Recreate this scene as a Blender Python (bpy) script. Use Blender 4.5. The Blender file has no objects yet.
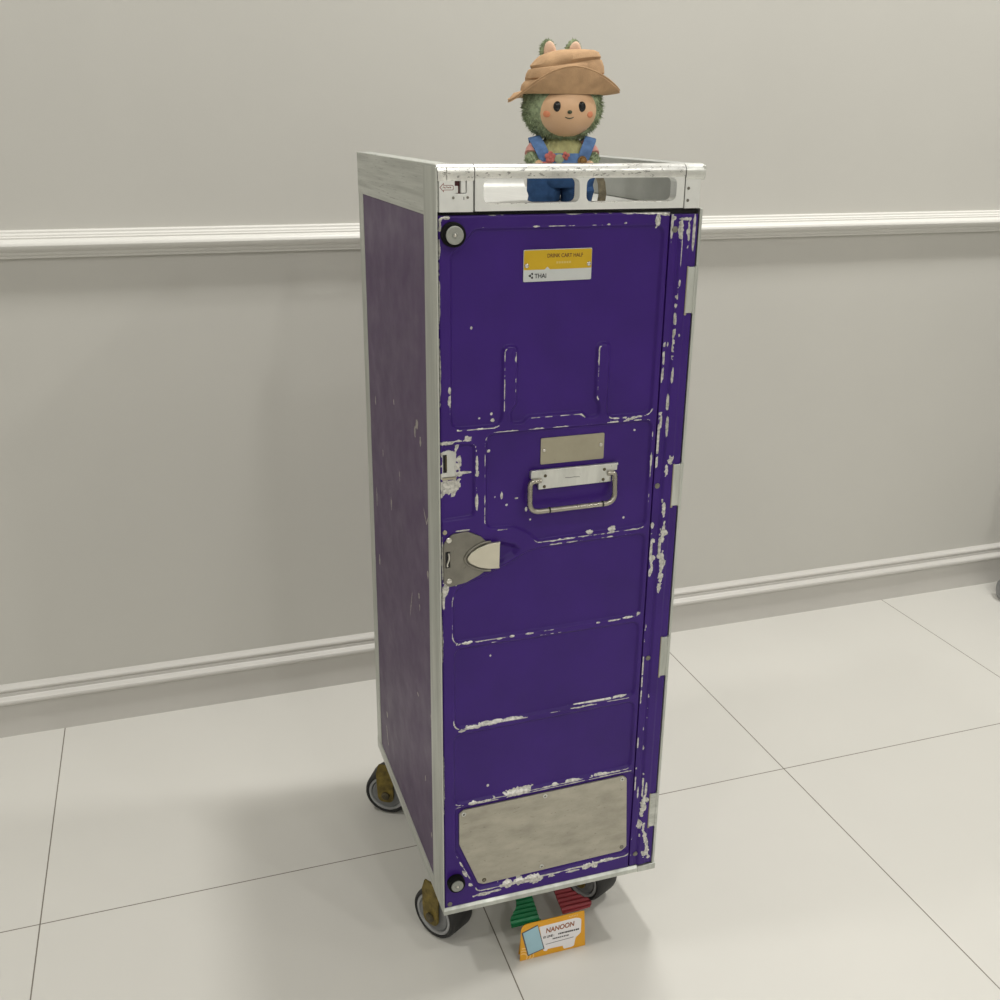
import bpy, bmesh, math, random
import numpy as np
from mathutils import Vector, Matrix
random.seed(7)
C = bpy.context.scene.collection
PI = math.pi

# ------------------------------------------------------------------ materials
def new_mat(name):
    m = bpy.data.materials.new(name); m.use_nodes = True
    nt = m.node_tree; b = nt.nodes['Principled BSDF']
    return m, nt, b

def node(nt, kind, **kw):
    n = nt.nodes.new(kind)
    for k, v in kw.items():
        if k in n.inputs: n.inputs[k].default_value = v
        else: setattr(n, k, v)
    return n

def noise(nt, scale, detail=4, stretch=None, rough=.55):
    tc = node(nt, 'ShaderNodeTexCoord')
    n = node(nt, 'ShaderNodeTexNoise'); n.inputs['Scale'].default_value = scale
    n.inputs['Detail'].default_value = detail; n.inputs['Roughness'].default_value = rough
    mp = node(nt, 'ShaderNodeMapping')
    mp.inputs['Scale'].default_value = stretch or (1, 1, 1)
    nt.links.new(tc.outputs['Object'], mp.inputs['Vector'])
    nt.links.new(mp.outputs['Vector'], n.inputs['Vector'])
    return n

def ramp(nt, src, stops):
    r = node(nt, 'ShaderNodeValToRGB')
    e = r.color_ramp.elements
    while len(e) < len(stops): e.new(.5)
    for i, (p, c) in enumerate(stops):
        e[i].position = p; e[i].color = (*c, 1) if len(c) == 3 else c
    nt.links.new(src, r.inputs['Fac'])
    return r

def plain(name, col, rough=.5, metal=0., spec=.5, var=0., vscale=60, bump=0., bscale=200, stretch=None):
    m, nt, b = new_mat(name)
    b.inputs['Roughness'].default_value = rough; b.inputs['Metallic'].default_value = metal
    b.inputs['Specular IOR Level'].default_value = spec
    n = noise(nt, vscale, 4, stretch)
    lo = tuple(max(0, c*(1-var)) for c in col); hi = tuple(min(1, c*(1+var)) for c in col)
    r = ramp(nt, n.outputs['Fac'], [(.3, lo), (.7, hi)])
    nt.links.new(r.outputs['Color'], b.inputs['Base Color'])
    if bump:
        n2 = noise(nt, bscale, 3)
        bp = node(nt, 'ShaderNodeBump'); bp.inputs['Strength'].default_value = bump
        bp.inputs['Distance'].default_value = .002
        nt.links.new(n2.outputs['Fac'], bp.inputs['Height'])
        nt.links.new(bp.outputs['Normal'], b.inputs['Normal'])
    return m

def metal_mat(name, col, rough=.42, dirt=.35, stretch=(1, 1, 1), scale=40, thr=.62, metal=.9, speck=True):
    """brushed, scuffed metal: soft streaks plus dark nicks"""
    m, nt, b = new_mat(name)
    n = noise(nt, scale, 6, stretch, .65)
    lo = tuple(c*(1-dirt*.6) for c in col)
    r = ramp(nt, n.outputs['Fac'], [(.3, lo), (.62, col)])
    out = r.outputs['Color']
    if speck:
        n2 = noise(nt, scale*7, 3, stretch, .6)
        r2 = ramp(nt, n2.outputs['Fac'], [(thr, (0, 0, 0)), (thr+.05, (1, 1, 1))])
        mx = node(nt, 'ShaderNodeMix', data_type='RGBA')
        nt.links.new(r2.outputs['Color'], mx.inputs[0])
        nt.links.new(out, mx.inputs[6])
        mx.inputs[7].default_value = tuple(c*(1-dirt) for c in col) + (1,)
        out = mx.outputs[2]
    nt.links.new(out, b.inputs['Base Color'])
    b.inputs['Metallic'].default_value = metal
    rr = ramp(nt, n.outputs['Fac'], [(.3, (rough+.14,)*3), (.7, (rough-.06,)*3)])
    nt.links.new(rr.outputs['Color'], b.inputs['Roughness'])
    return m

def worn_paint(name, col, rough=.32, bare=(.62, .61, .56), var=.1, vscale=14, spec=.5):
    """paint with chips down to bare metal where the mesh attribute 'wear' is high"""
    m, nt, b = new_mat(name)
    n = noise(nt, vscale, 5)
    r = ramp(nt, n.outputs['Fac'], [(.3, tuple(c*(1-var) for c in col)), (.7, tuple(c*(1+var) for c in col))])
    at = node(nt, 'ShaderNodeAttribute', attribute_name='wear')
    w = ramp(nt, at.outputs['Fac'], [(.42, (0, 0, 0)), (.58, (1, 1, 1))])
    n2 = noise(nt, 260, 4)
    rb = ramp(nt, n2.outputs['Fac'], [(.35, tuple(c*.55 for c in bare)), (.6, bare)])
    mx = node(nt, 'ShaderNodeMix', data_type='RGBA')
    nt.links.new(w.outputs['Color'], mx.inputs[0])
    nt.links.new(r.outputs['Color'], mx.inputs[6]); nt.links.new(rb.outputs['Color'], mx.inputs[7])
    nt.links.new(mx.outputs[2], b.inputs['Base Color'])
    mm = node(nt, 'ShaderNodeMath', operation='MULTIPLY'); mm.inputs[1].default_value = .45
    nt.links.new(w.outputs['Color'], mm.inputs[0]); nt.links.new(mm.outputs[0], b.inputs['Metallic'])
    n3 = noise(nt, 30, 4)
    rr = ramp(nt, n3.outputs['Fac'], [(.3, (rough+.08,)*3), (.7, (rough-.04,)*3)])
    nt.links.new(rr.outputs['Color'], b.inputs['Roughness'])
    b.inputs['Specular IOR Level'].default_value = spec
    return m

M = {}
M['wall'] = plain('wall_paint', (.53, .52, .484), .55, var=.015, vscale=3, bump=.05, bscale=500)
M['trim'] = plain('trim_paint', (.66, .65, .615), .38, var=.01, vscale=5)
M['base'] = plain('baseboard_paint', (.55, .535, .505), .42, var=.02, vscale=8)
M['ceil'] = plain('ceiling_paint', (.62, .61, .585), .8, var=.01)
M['purple'] = worn_paint('purple_paint', (.042, .0125, .165), .34, bare=(.66, .65, .61), var=.10, spec=.25)
M['side_purple'] = worn_paint('side_laminate', (.072, .038, .100), .42, bare=(.45, .42, .38), var=.04, vscale=5, spec=.33)
M['alu'] = metal_mat('scuffed_aluminium', (.72, .73, .70), .42, .5, (1, 1, .25), 30, .66)
M['alu_side'] = metal_mat('brushed_aluminium', (.62, .635, .60), .46, .45, (1, .12, 4), 30, .63)
M['alu_post'] = metal_mat('post_aluminium', (.60, .62, .58), .48, .4, (1, 1, .1), 40, .68)
M['alu_bright'] = metal_mat('bright_worn_aluminium', (.86, .86, .83), .30, .62, (.5, 1, 1), 55, .60)
M['alu_face'] = metal_mat('satin_aluminium', (.82, .83, .81), .5, .2, (1, 1, 1), 14, .72, metal=.75)
M['alu_inner'] = metal_mat('inner_aluminium', (.44, .45, .43), .55, .2, (1, 1, 1), 14, .72, metal=.7)
M['alu_deck'] = metal_mat('deck_aluminium', (.56, .56, .535), .55, .25, (1, .3, 1), 20, .72, metal=.7)
M['steel'] = metal_mat('dull_steel', (.25, .24, .21), .42, .3, (1, 1, 1), 30, .7)
M['plate'] = metal_mat('khaki_plate', (.40, .37, .28), .5, .12, (1, 1, 1), 25, .72, metal=.55)
M['kick'] = metal_mat('scuffed_kick_plate', (.47, .445, .375), .46, .36, (.6, 1, 1.5), 34, .66, metal=.7)
M['chrome'] = metal_mat('polished_steel', (.72, .70, .64), .22, .3, (1, 1, 1), 30, .7)
M['handle_steel'] = metal_mat('bronzed_steel', (.42, .395, .34), .26, .3, (1, 1, 1), 30, .7)
M['paddle'] = metal_mat('paddle_steel', (.66, .63, .53), .34, .15, (1, 1, 1), 20, .75)
M['brass'] = plain('yellow_zinc', (.17, .125, .026), .5, .4, var=.5, vscale=90, bump=.2)
M['bolt'] = plain('dirty_bolt', (.10, .085, .05), .5, .6, var=.4, vscale=150)
M['rubber'] = plain('black_rubber', (.016, .016, .016), .62, var=.3, vscale=60, bump=.15)
M['bump_rubber'] = plain('bumper_rubber', (.004, .004, .0045), .75, spec=.15, var=.2)
M['bump_disc'] = metal_mat('bumper_disc_metal', (.36, .37, .34), .5, .35, (1, 1, 1), 60, .66, metal=.6)
M['hub'] = plain('grey_hub_plastic', (.17, .175, .18), .45, var=.12, vscale=70)
M['hub_ring'] = plain('light_grey_hub_ring', (.33, .335, .34), .42, var=.1, vscale=70)
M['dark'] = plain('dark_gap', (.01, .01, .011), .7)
M['green'] = plain('green_pedal', (.008, .17, .06), .42, var=.15, vscale=50)
M['red'] = plain('red_pedal', (.27, .03, .04), .42, var=.15, vscale=50)
M['redpaint'] = plain('dark_red_paint', (.09, .012, .016), .45, var=.2, vscale=80)
M['redline'] = plain('red_print', (.24, .07, .06), .6)
M['yellow'] = plain('yellow_label', (.57, .365, .006), .42, var=.04, vscale=40)
M['lab_white'] = plain('label_white', (.56, .58, .57), .45, var=.03)
M['brown_ink'] = plain('brown_ink', (.12, .045, .01), .6)
M['pale_ink'] = plain('pale_ink', (.62, .47, .13), .6)
M['black_ink'] = plain('black_ink', (.015, .015, .015), .6)
M['grey_ink'] = plain('grey_ink', (.12, .12, .12), .6)
M['orange'] = plain('orange_card', (.74, .35, .012), .42, var=.03)
M['light_orange'] = plain('light_orange_ink', (.86, .57, .22), .5)
M['card_white'] = plain('card_white', (.80, .78, .80), .42)
M['card_blue'] = plain('card_blue', (.33, .53, .62), .45, var=.04)
M['card_edge'] = plain('card_edge', (.07, .075, .10), .5)
M['nan_ink'] = plain('name_ink', (.30, .10, .035), .5)
M['fur'] = plain('green_fur', (.29, .345, .215), .95, spec=.1, var=.4, vscale=160, bump=.5, bscale=500)
M['face'] = plain('tan_face_vinyl', (.70, .44, .26), .42, var=.05, vscale=30)
M['blush'] = plain('blush', (.66, .24, .12), .5)
M['black'] = plain('glossy_black', (.008, .008, .009), .12)
M['nosegreen'] = plain('dark_green_nose', (.035, .05, .02), .3)
M['hat'] = plain('tan_cloth', (.47, .30, .17), .85, spec=.15, var=.14, vscale=70, bump=.25, bscale=700)
M['ear'] = plain('peach_plush', (.72, .50, .37), .9, spec=.1, var=.08, vscale=90, bump=.3, bscale=600)
M['denim'] = plain('blue_denim', (.12, .215, .43), .85, spec=.1, var=.2, vscale=120, bump=.3, bscale=900)
M['pants'] = plain('dark_blue_denim', (.037, .085, .20), .88, spec=.1, var=.2, vscale=120, bump=.3, bscale=900)
M['sweater'] = plain('sage_knit', (.45, .44, .22), .9, spec=.1, var=.2, vscale=100, bump=.3, bscale=700)
M['pink'] = plain('pink_cloth', (.66, .33, .29), .85, spec=.1, var=.12, vscale=120)
M['rose'] = plain('rose_patch', (.55, .17, .15), .85, spec=.1, var=.2, vscale=150)
M['sage'] = plain('sage_patch', (.33, .38, .26), .85, spec=.1, var=.15, vscale=150)
M['button'] = plain('brass_button', (.30, .17, .06), .3, .6, var=.2)
M['strap'] = plain('woven_brown', (.21, .18, .12), .8, var=.45, vscale=140, bump=.4, bscale=600)
M['chair_plastic'] = plain('grey_chair_plastic', (.26, .265, .27), .5, var=.1)
M['chair_cloth'] = plain('grey_chair_cloth', (.07, .075, .08), .9, var=.2, vscale=200)
M['lampwhite'] = plain('lamp_rim_white', (.8, .8, .78), .4)

# floor tiles: pale ceramic, thin dark joints on a 608 mm grid
def floor_mat():
    m, nt, b = new_mat('floor_tiles')
    tc = node(nt, 'ShaderNodeTexCoord'); sp = node(nt, 'ShaderNodeSeparateXYZ')
    nt.links.new(tc.outputs['Object'], sp.inputs[0])
    sk = node(nt, 'ShaderNodeMath', operation='MULTIPLY_ADD'); sk.inputs[1].default_value = -.014; sk.inputs[2].default_value = .014*.267
    nt.links.new(sp.outputs[1], sk.inputs[0])
    xs_ = node(nt, 'ShaderNodeMath', operation='ADD'); nt.links.new(sp.outputs[0], xs_.inputs[0]); nt.links.new(sk.outputs[0], xs_.inputs[1])
    src = {0: xs_.outputs[0], 1: sp.outputs[1]}
    masks = []
    for ax, off, p, w in ((0, -.5175, .6085, .0009), (1, .267, .6085, .0009)):
        a = node(nt, 'ShaderNodeMath', operation='SUBTRACT'); a.inputs[1].default_value = off - p/2
        nt.links.new(src[ax], a.inputs[0])
        d = node(nt, 'ShaderNodeMath', operation='DIVIDE'); d.inputs[1].default_value = p
        nt.links.new(a.outputs[0], d.inputs[0])
        f = node(nt, 'ShaderNodeMath', operation='FRACT'); nt.links.new(d.outputs[0], f.inputs[0])
        s = node(nt, 'ShaderNodeMath', operation='SUBTRACT'); s.inputs[1].default_value = .5
        nt.links.new(f.outputs[0], s.inputs[0])
        ab = node(nt, 'ShaderNodeMath', operation='ABSOLUTE'); nt.links.new(s.outputs[0], ab.inputs[0])
        lt = node(nt, 'ShaderNodeMath', operation='LESS_THAN'); lt.inputs[1].default_value = w/p
        nt.links.new(ab.outputs[0], lt.inputs[0]); masks.append(lt)
    mx = node(nt, 'ShaderNodeMath', operation='MAXIMUM')
    nt.links.new(masks[0].outputs[0], mx.inputs[0]); nt.links.new(masks[1].outputs[0], mx.inputs[1])
    n = noise(nt, 2.5, 3); r = ramp(nt, n.outputs['Fac'], [(.3, (.585, .573, .535)), (.7, (.605, .592, .553))])
    c = node(nt, 'ShaderNodeMix', data_type='RGBA')
    nt.links.new(mx.outputs[0], c.inputs[0]); nt.links.new(r.outputs['Color'], c.inputs[6])
    c.inputs[7].default_value = (.17, .15, .125, 1)
    nt.links.new(c.outputs[2], b.inputs['Base Color'])
    b.inputs['Roughness'].default_value = .38
    b.inputs['Specular IOR Level'].default_value = .4
    return m
M['floor'] = floor_mat()

# ------------------------------------------------------------------ object helpers (mm in, metres out)
OFF = {}
def obj(name, bm, mat, parent=None, smooth=False, local=False, scale=.001):
    me = bpy.data.meshes.new(name)
    bmesh.ops.recalc_face_normals(bm, faces=bm.faces[:])
    if scale != 1: bmesh.ops.scale(bm, vec=(scale,)*3, verts=bm.verts[:])
    off = Vector((0, 0, 0))
    if parent is not None and not local:
        off = OFF.get(parent.name, off)
        bmesh.ops.translate(bm, vec=-off, verts=bm.verts[:])
    bm.to_mesh(me); bm.free()
    if smooth:
        for p in me.polygons: p.use_smooth = True
        try: me.set_sharp_from_angle(angle=math.radians(40))
        except Exception: pass
    mats = mat if isinstance(mat, (list, tuple)) else [mat]
    for k in mats: me.materials.append(M[k] if isinstance(k, str) else k)
    o = bpy.data.objects.new(name, me); C.objects.link(o)
    if parent is not None: o.parent = parent
    OFF[o.name] = off
    return o

def thing(name, loc, label, cat, group=None, rz=0):
    o = bpy.data.objects.new(name, None); C.objects.link(o)
    o.location = loc; o.rotation_euler = (0, 0, rz); o.empty_display_size = .05
    o['label'] = label; o['category'] = cat
    if group: o['group'] = group
    OFF[o.name] = Vector(loc)
    return o

def box(bm, x0, x1, y0, y1, z0, z1, bev=0, seg=2):
    r = bmesh.ops.create_cube(bm, size=1)
    vs = r['verts']
    for v in vs:
        v.co = Vector((x0+(v.co.x+.5)*(x1-x0), y0+(v.co.y+.5)*(y1-y0), z0+(v.co.z+.5)*(z1-z0)))
    if bev:
        es = list({e for v in vs for e in v.link_edges})
        bmesh.ops.bevel(bm, geom=es, offset=bev, segments=seg, affect='EDGES', profile=.5)
    return bm

def B(*a, **k): return box(bmesh.new(), *a, **k)

def round_poly(pts, r, n=5):
    """round every corner of a polygon; r is one radius or one per corner"""
    out = []; N = len(pts)
    rs = r if isinstance(r, (list, tuple)) else [r]*N
    for i in range(N):
        p = Vector(pts[i]); a = Vector(pts[i-1])-p; b = Vector(pts[(i+1) % N])-p
        la, lb = a.length, b.length; a /= la; b /= lb
        ang = a.angle(b) if rs[i] > 0 else PI
        if rs[i] <= 0 or ang > PI-.02: out.append(tuple(p)); continue
        t = min(rs[i]/math.tan(ang/2), la*.48, lb*.48)
        p0, p1 = p+a*t, p+b*t
        for k in range(n+1):
            u = k/n
            q = p0*(1-u)**2 + p*2*u*(1-u) + p1*u*u
            out.append((q.x, q.y))
    return out

def plate(pts, y0, y1, bev=0, holes=(), bm=None, tf=None):
    """polygon in (x, z) with optional holes, extruded from y0 (front) to y1 (back)"""
    bm = bm or bmesh.new()
    t = tf or (lambda a, b, d: (a, d, b))
    loops = [list(pts)] + [list(h) for h in holes]
    if not holes:
        f = bm.faces.new([bm.verts.new(t(p[0], p[1], y0)) for p in loops[0]]); faces = [f]
        outer = list(f.edges)
    else:
        edges = []
        for lp in loops:
            vs = [bm.verts.new(t(p[0], p[1], y0)) for p in lp]
            edges += [bm.edges.new((vs[i-1], vs[i])) for i in range(len(vs))]
        faces = [g for g in bmesh.ops.triangle_fill(bm, use_beauty=True, edges=edges)['geom'] if isinstance(g, bmesh.types.BMFace)]
        outer = edges
    ex = bmesh.ops.extrude_face_region(bm, geom=faces, use_keep_orig=True)
    dv = Vector(t(0, 0, y1)) - Vector(t(0, 0, y0))
    bmesh.ops.translate(bm, vec=dv, verts=[g for g in ex['geom'] if isinstance(g, bmesh.types.BMVert)])
    if bev: bmesh.ops.bevel(bm, geom=outer, offset=bev, segments=2, affect='EDGES', profile=.5)
    return bm

def prism(pts, axis, a0, a1, bm=None):
    """closed profile swept along an axis: 'x' uses (y, z), 'y' uses (x, z), 'z' uses (x, y)"""
    bm = bm or bmesh.new()
    f = {'x': lambda p, a: (a, p[0], p[1]), 'y': lambda p, a: (p[0], a, p[1]), 'z': lambda p, a: (p[0], p[1], a)}[axis]
    A = [bm.verts.new(f(p, a0)) for p in pts]; Bv = [bm.verts.new(f(p, a1)) for p in pts]
    n = len(pts)
    for i in range(n): bm.faces.new((A[i-1], A[i], Bv[i], Bv[i-1]))
    bm.faces.new(A); bm.faces.new(Bv)
    return bm

def lathe(profile, n=40, mat4=None, bm=None, caps=True):
    """(r, h) profile turned about local Z, then placed by mat4"""
    bm = bm or bmesh.new(); mt = mat4 or Matrix()
    rings = []
    for r, h in profile:
        if r < 1e-6: rings.append([bm.verts.new(mt @ Vector((0, 0, h)))])
        else: rings.append([bm.verts.new(mt @ Vector((r*math.cos(2*PI*i/n), r*math.sin(2*PI*i/n), h))) for i in range(n)])
    for a, b in zip(rings, rings[1:]):
        for i in range(n):
            q = [a[i-1 if len(a) > 1 else 0], a[i if len(a) > 1 else 0], b[i if len(b) > 1 else 0], b[i-1 if len(b) > 1 else 0]]
            q = list(dict.fromkeys(q))
            if len(q) > 2:
                try: bm.faces.new(q)
                except ValueError: pass
    if caps:
        for rg in (rings[0], rings[-1]):
            if len(rg) > 2:
                try: bm.faces.new(rg)
                except ValueError: pass
    return bm

def loft(rings, cap0=True, cap1=True, bm=None):
    bm = bm or bmesh.new()
    R = [[bm.verts.new(p) for p in r] for r in rings]; n = len(R[0])
    for a, b in zip(R, R[1:]):
        for i in range(n): bm.faces.new((a[i-1], a[i], b[i], b[i-1]))
    if cap0: bm.faces.new(R[0])
    if cap1: bm.faces.new(R[-1])
    return bm

def tube(path, rad, n=12, bm=None, flat=None):
    """tube along a polyline; rad one value or one per point"""
    P = [Vector(p) for p in path]; rings = []
    up = None
    for i, p in enumerate(P):
        d = (P[min(i+1, len(P)-1)]-P[max(i-1, 0)]).normalized()
        if up is None:
            up = d.orthogonal().normalized()
        up = (up - d*up.dot(d)).normalized()
        s = d.cross(up)
        r = rad[i] if isinstance(rad, (list, tuple)) else rad
        rings.append([p + (up*math.cos(2*PI*k/n) + s*math.sin(2*PI*k/n)*(flat or 1))*r for k in range(n)])
    return loft(rings, bm=bm)

def ellipsoid(c, r, sub=3, bm=None, mat4=None):
    bm = bm or bmesh.new()
    o = bmesh.ops.create_icosphere(bm, subdivisions=sub, radius=1)
    for v in o['verts']:
        q = Vector((v.co.x*r[0], v.co.y*r[1], v.co.z*r[2]))
        v.co = (mat4 @ q if mat4 else q) + Vector(c)
    return bm

def arc_path(pts, r, n=6):
    """polyline in 3D with rounded corners"""
    P = [Vector(p) for p in pts]; out = [P[0]]
    for i in range(1, len(P)-1):
        a = (P[i-1]-P[i]); b = (P[i+1]-P[i]); t = min(r, a.length*.45, b.length*.45)
        p0 = P[i]+a.normalized()*t; p1 = P[i]+b.normalized()*t
        for k in range(n+1):
            u = k/n; out.append(p0*(1-u)**2 + P[i]*2*u*(1-u) + p1*u*u)
    return out + [P[-1]]

def text(name, s, size, x, y, z, mat, parent, depth=.15, align='LEFT', width=1., shear=0., spacing=1., rot=0, bold=0):
    """lettering lying on a surface that faces -Y; (x, y, z) in mm, size in mm"""
    cu = bpy.data.curves.new(name, 'FONT'); cu.body = s; cu.size = size; cu.extrude = depth
    cu.offset = bold; cu.align_x = align; cu.shear = shear; cu.space_character = spacing
    t = bpy.data.objects.new(name, cu); C.objects.link(t)
    bpy.context.view_layer.update()
    me = bpy.data.meshes.new_from_object(t.evaluated_get(bpy.context.evaluated_depsgraph_get()))
    bpy.data.objects.remove(t); bpy.data.curves.remove(cu)
    bm = bmesh.new(); bm.from_mesh(me); bpy.data.meshes.remove(me)
    cr, sr = math.cos(rot), math.sin(rot)
    for v in bm.verts:
        a, b = v.co.x*width, v.co.y
        v.co = Vector((x+a*cr-b*sr, y-v.co.z, z+a*sr+b*cr))
    return obj(name, bm, mat, parent)

def strokes(segs, y, bm=None, t=.15):
    """small printed bars: (x0, z0, x1, z1, height)"""
    bm = bm or bmesh.new()
    for x0, z0, x1, z1, h in segs:
        f = [(x0, z0-h/2), (x1, z1-h/2), (x1, z1+h/2), (x0, z0+h/2)]
        plate(f, y-t, y+t, bm=bm)
    return bm

# ------------------------------------------------------------------ numpy: relief and wear
_rng = np.random.default_rng(11)
def vnoise(x, y, s, seed=0):
    g = np.random.default_rng(seed).random((97, 97))
    u, v = x/s, y/s; i = np.floor(u).astype(int); j = np.floor(v).astype(int)
    a, b = u-i, v-j; a = a*a*(3-2*a); b = b*b*(3-2*b)
    G = lambda p, q: g[p % 97, q % 97]
    return (G(i, j)*(1-a)+G(i+1, j)*a)*(1-b) + (G(i, j+1)*(1-a)+G(i+1, j+1)*a)*b
def fbm(x, y, s, seed=0):
    return (vnoise(x, y, s, seed)+.5*vnoise(x, y, s/2, seed+1)+.25*vnoise(x, y, s/4, seed+2))/1.75

def sdf(X, Z, poly):
    P = np.array(poly); d = np.full(X.shape, 1e9); ins = np.zeros(X.shape, bool)
    for k in range(len(P)):
        ax, az = P[k-1]; bx, bz = P[k]; ex, ez = bx-ax, bz-az
        wx, wz = X-ax, Z-az; t = np.clip((wx*ex+wz*ez)/(ex*ex+ez*ez+1e-12), 0, 1)
        d = np.minimum(d, (wx-ex*t)**2+(wz-ez*t)**2)
        c = ((az > Z) != (bz > Z))
        ins ^= c & (X < (bx-ax)*(Z-az)/((bz-az) if bz != az else 1e-9)+ax)
    d = np.sqrt(d); return np.where(ins, -d, d)

def smooth_step(v): v = np.clip(v, 0, 1); return v*v*(3-2*v)

def grid_mesh(name, X, Z, Y, wear, mat, parent, back, plane='xz'):
    """front relief skin (faces -Y, or -X for plane 'yz') closed by a back and sides"""
    nz, nx = X.shape
    f = np.stack([X, Y, Z], -1).reshape(-1, 3)
    idx = np.arange(nz*nx).reshape(nz, nx)
    q = np.stack([idx[:-1, :-1], idx[:-1, 1:], idx[1:, 1:], idx[1:, :-1]], -1).reshape(-1, 4)
    ring = np.concatenate([idx[0, :-1], idx[:-1, -1], idx[-1, :0:-1], idx[:0:-1, 0]])
    bk = f[ring].copy(); bk[:, 1] = back
    n0 = len(f); rb = n0+np.arange(len(ring))
    sd = np.stack([ring, rb, np.roll(rb, -1), np.roll(ring, -1)], -1)
    V = np.concatenate([f, bk]); 
    if plane == 'yz': V = V[:, [1, 0, 2]]
    V = V/1000 - np.array(OFF[parent.name])
    F = [tuple(r) for r in q.tolist()] + [tuple(r) for r in sd.tolist()] + [tuple(rb.tolist())[::-1]]
    if plane == 'yz': F = [t[::-1] for t in F]
    me = bpy.data.meshes.new(name); me.from_pydata(V.tolist(), [], F); me.update()
    a = me.attributes.new('wear', 'FLOAT', 'POINT')
    a.data.foreach_set('value', np.concatenate([wear.ravel(), np.zeros(len(ring))]).astype(np.float32))
    me.polygons.foreach_set('use_smooth', [True]*len(q)+[False]*(len(F)-len(q)))
    me.materials.append(M[mat])
    o = bpy.data.objects.new(name, me); C.objects.link(o); o.parent = parent
    OFF[o.name] = OFF[parent.name]
    return o

def blobs(X, Z, lst, seed=5, amp=1.1, s=9):
    """chips with ragged outlines: (x, z, rx, rz, angle_deg)"""
    w = np.zeros(X.shape)
    n = (fbm(X+500, Z+300, s, seed)-.5)*2*amp + (fbm(X+90, Z+70, 2.6, seed+7)-.5)*1.1
    for b in lst:
        x, z, rx, rz = b[:4]; a = math.radians(b[4]) if len(b) > 4 else 0
        dx, dz = X-x, Z-z; u = (dx*math.cos(a)+dz*math.sin(a))/rx; v = (-dx*math.sin(a)+dz*math.cos(a))/rz
        small = min(rx, rz) < 1.7
        w = np.maximum(w, np.clip((1+n*(.55 if small else 1)-np.sqrt(u*u+v*v))*max(1.15, min(rx, rz)*.8)+(.62 if small else .42), 0, 1))
    return w

# ------------------------------------------------------------------ the room
RZ = math.radians(.3)
def struct(name, bm, m, scale=1):
    o = obj(name, bm, m, scale=scale); o['kind'] = 'structure'; o.rotation_euler = (0, 0, RZ); return o
YW = .809                                   # face of the back wall
HC = 2.7
XL, XR, YF = -2.6, 3.4, -3.6
struct('floor', B(XL, XR, YF, YW, -.05, 0), 'floor')
struct('wall_back', B(XL, XR, YW, YW+.1, -.05, HC), 'wall')
struct('wall_left', B(XL-.1, XL, YF, YW+.1, -.05, HC), 'wall')
struct('wall_right', B(XR, XR+.1, YF, YW+.1, -.05, HC), 'wall')
struct('wall_front', B(XL-.1, XR+.1, YF-.1, YF, -.05, HC), 'wall')
struct('ceiling', B(XL-.1, XR+.1, YF-.1, YW+.1, HC, HC+.1), 'ceil')
# chair rail profile (depth from the wall, height)
def moulding(name, prof, m):
    o = struct(name, prism([(YW-d, z) for d, z in prof], 'x', XL, XR), m)
    for p in o.data.polygons: p.use_smooth = True
    o.data.set_sharp_from_angle(angle=math.radians(25))
rail = [(-.001, .858), (.008, .858), (.010, .861), (.010, .863), (.013, .864), (.0145, .867), (.0145, .869), (.018, .871)]
for k in range(9):
    a = -PI/2+PI*k/8; rail.append((.019+.009*math.cos(a), .8805+.0085*math.sin(a)))
rail += [(.017, .8905), (.017, .893), (.014, .8945), (.0135, .897), (.010, .8995), (.0095, .9025), (.006, .9045), (-.001, .9045)]
rail = [(d, .8575+(z-.858)*.94) for d, z in rail]
moulding('trim_1', rail, 'trim')
bb = [(-.001, .0), (.016, .0), (.016, .068), (.0165, .0705), (.021, .072)]
for k in range(8):
    a = -PI/2+PI*k/7; bb.append((.020+.0055*math.cos(a), .0785+.006*math.sin(a)))
bb += [(.016, .086), (.0145, .0875), (.0145, .0925), (.013, .094)]
for k in range(6):
    a = -PI/3+PI*.8*k/5; bb.append((.011+.0045*math.cos(a), .099+.0045*math.sin(a)))
bb += [(.004, .1055), (-.001, .1055)]
bb = [(d, z-.0055 if z > .06 else z) for d, z in bb]
moulding('baseboard_back', bb, 'base')

# ------------------------------------------------------------------ the trolley
W, D = 302, 405
ZB, ZT = 103, 1031
cart = thing('airline_trolley', (.151, .2025, 0), 'tall purple metal airline service trolley with worn silver edges on black casters', 'trolley')
P = lambda name, bm, m, smooth=False: obj(name, bm, m, cart, smooth)

# inner box, back and right sides
P('body_shell', B(6, W-1.5, 14, D-3, ZB+6, 982), 'dark')
bm = bmesh.new(); box(bm, W-2.2, W-.6, 24, D-22, ZB+20, 985)
P('right_panel', bm, 'side_purple')
bm = bmesh.new(); box(bm, 24, W-24, D-3, D-1, ZB+20, 985)
P('back_panel', bm, 'side_purple')

# left laminate panel with chips
ys = np.arange(46, 380.1, 1.6); zs = np.arange(116, 986, 1.6)
Yg, Zg = np.meshgrid(ys, zs)
chips = [(102, 735, 9, 5, -60), (86, 719, 6, 3, 80), (112, 724, 3, 6, 0), (340, 707, 3, 7), (223, 732, 3, 4), (70, 632, 10, 1.6, 50), (60, 628, 7, 1.6, -55),
         (255, 581, 3, 8), (347, 461, 4, 9), (352, 560, 2.2, 14), (107, 509, 3, 7), (105, 495, 2, 5), (60, 560, 3, 5), (328, 206, 4, 4), (331, 169, 1.6, 16, -20),
         (123, 360, 4, 3), (52, 368, 4, 9), (52, 350, 3, 8), (150, 480, 1.2, 22, 20), (200, 640, 2, 9), (90, 250, 2, 4), (62, 180, 3, 4), (300, 640, 2, 5)]
wv = blobs(Yg, Zg, chips, 31, .6, 7)
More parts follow.
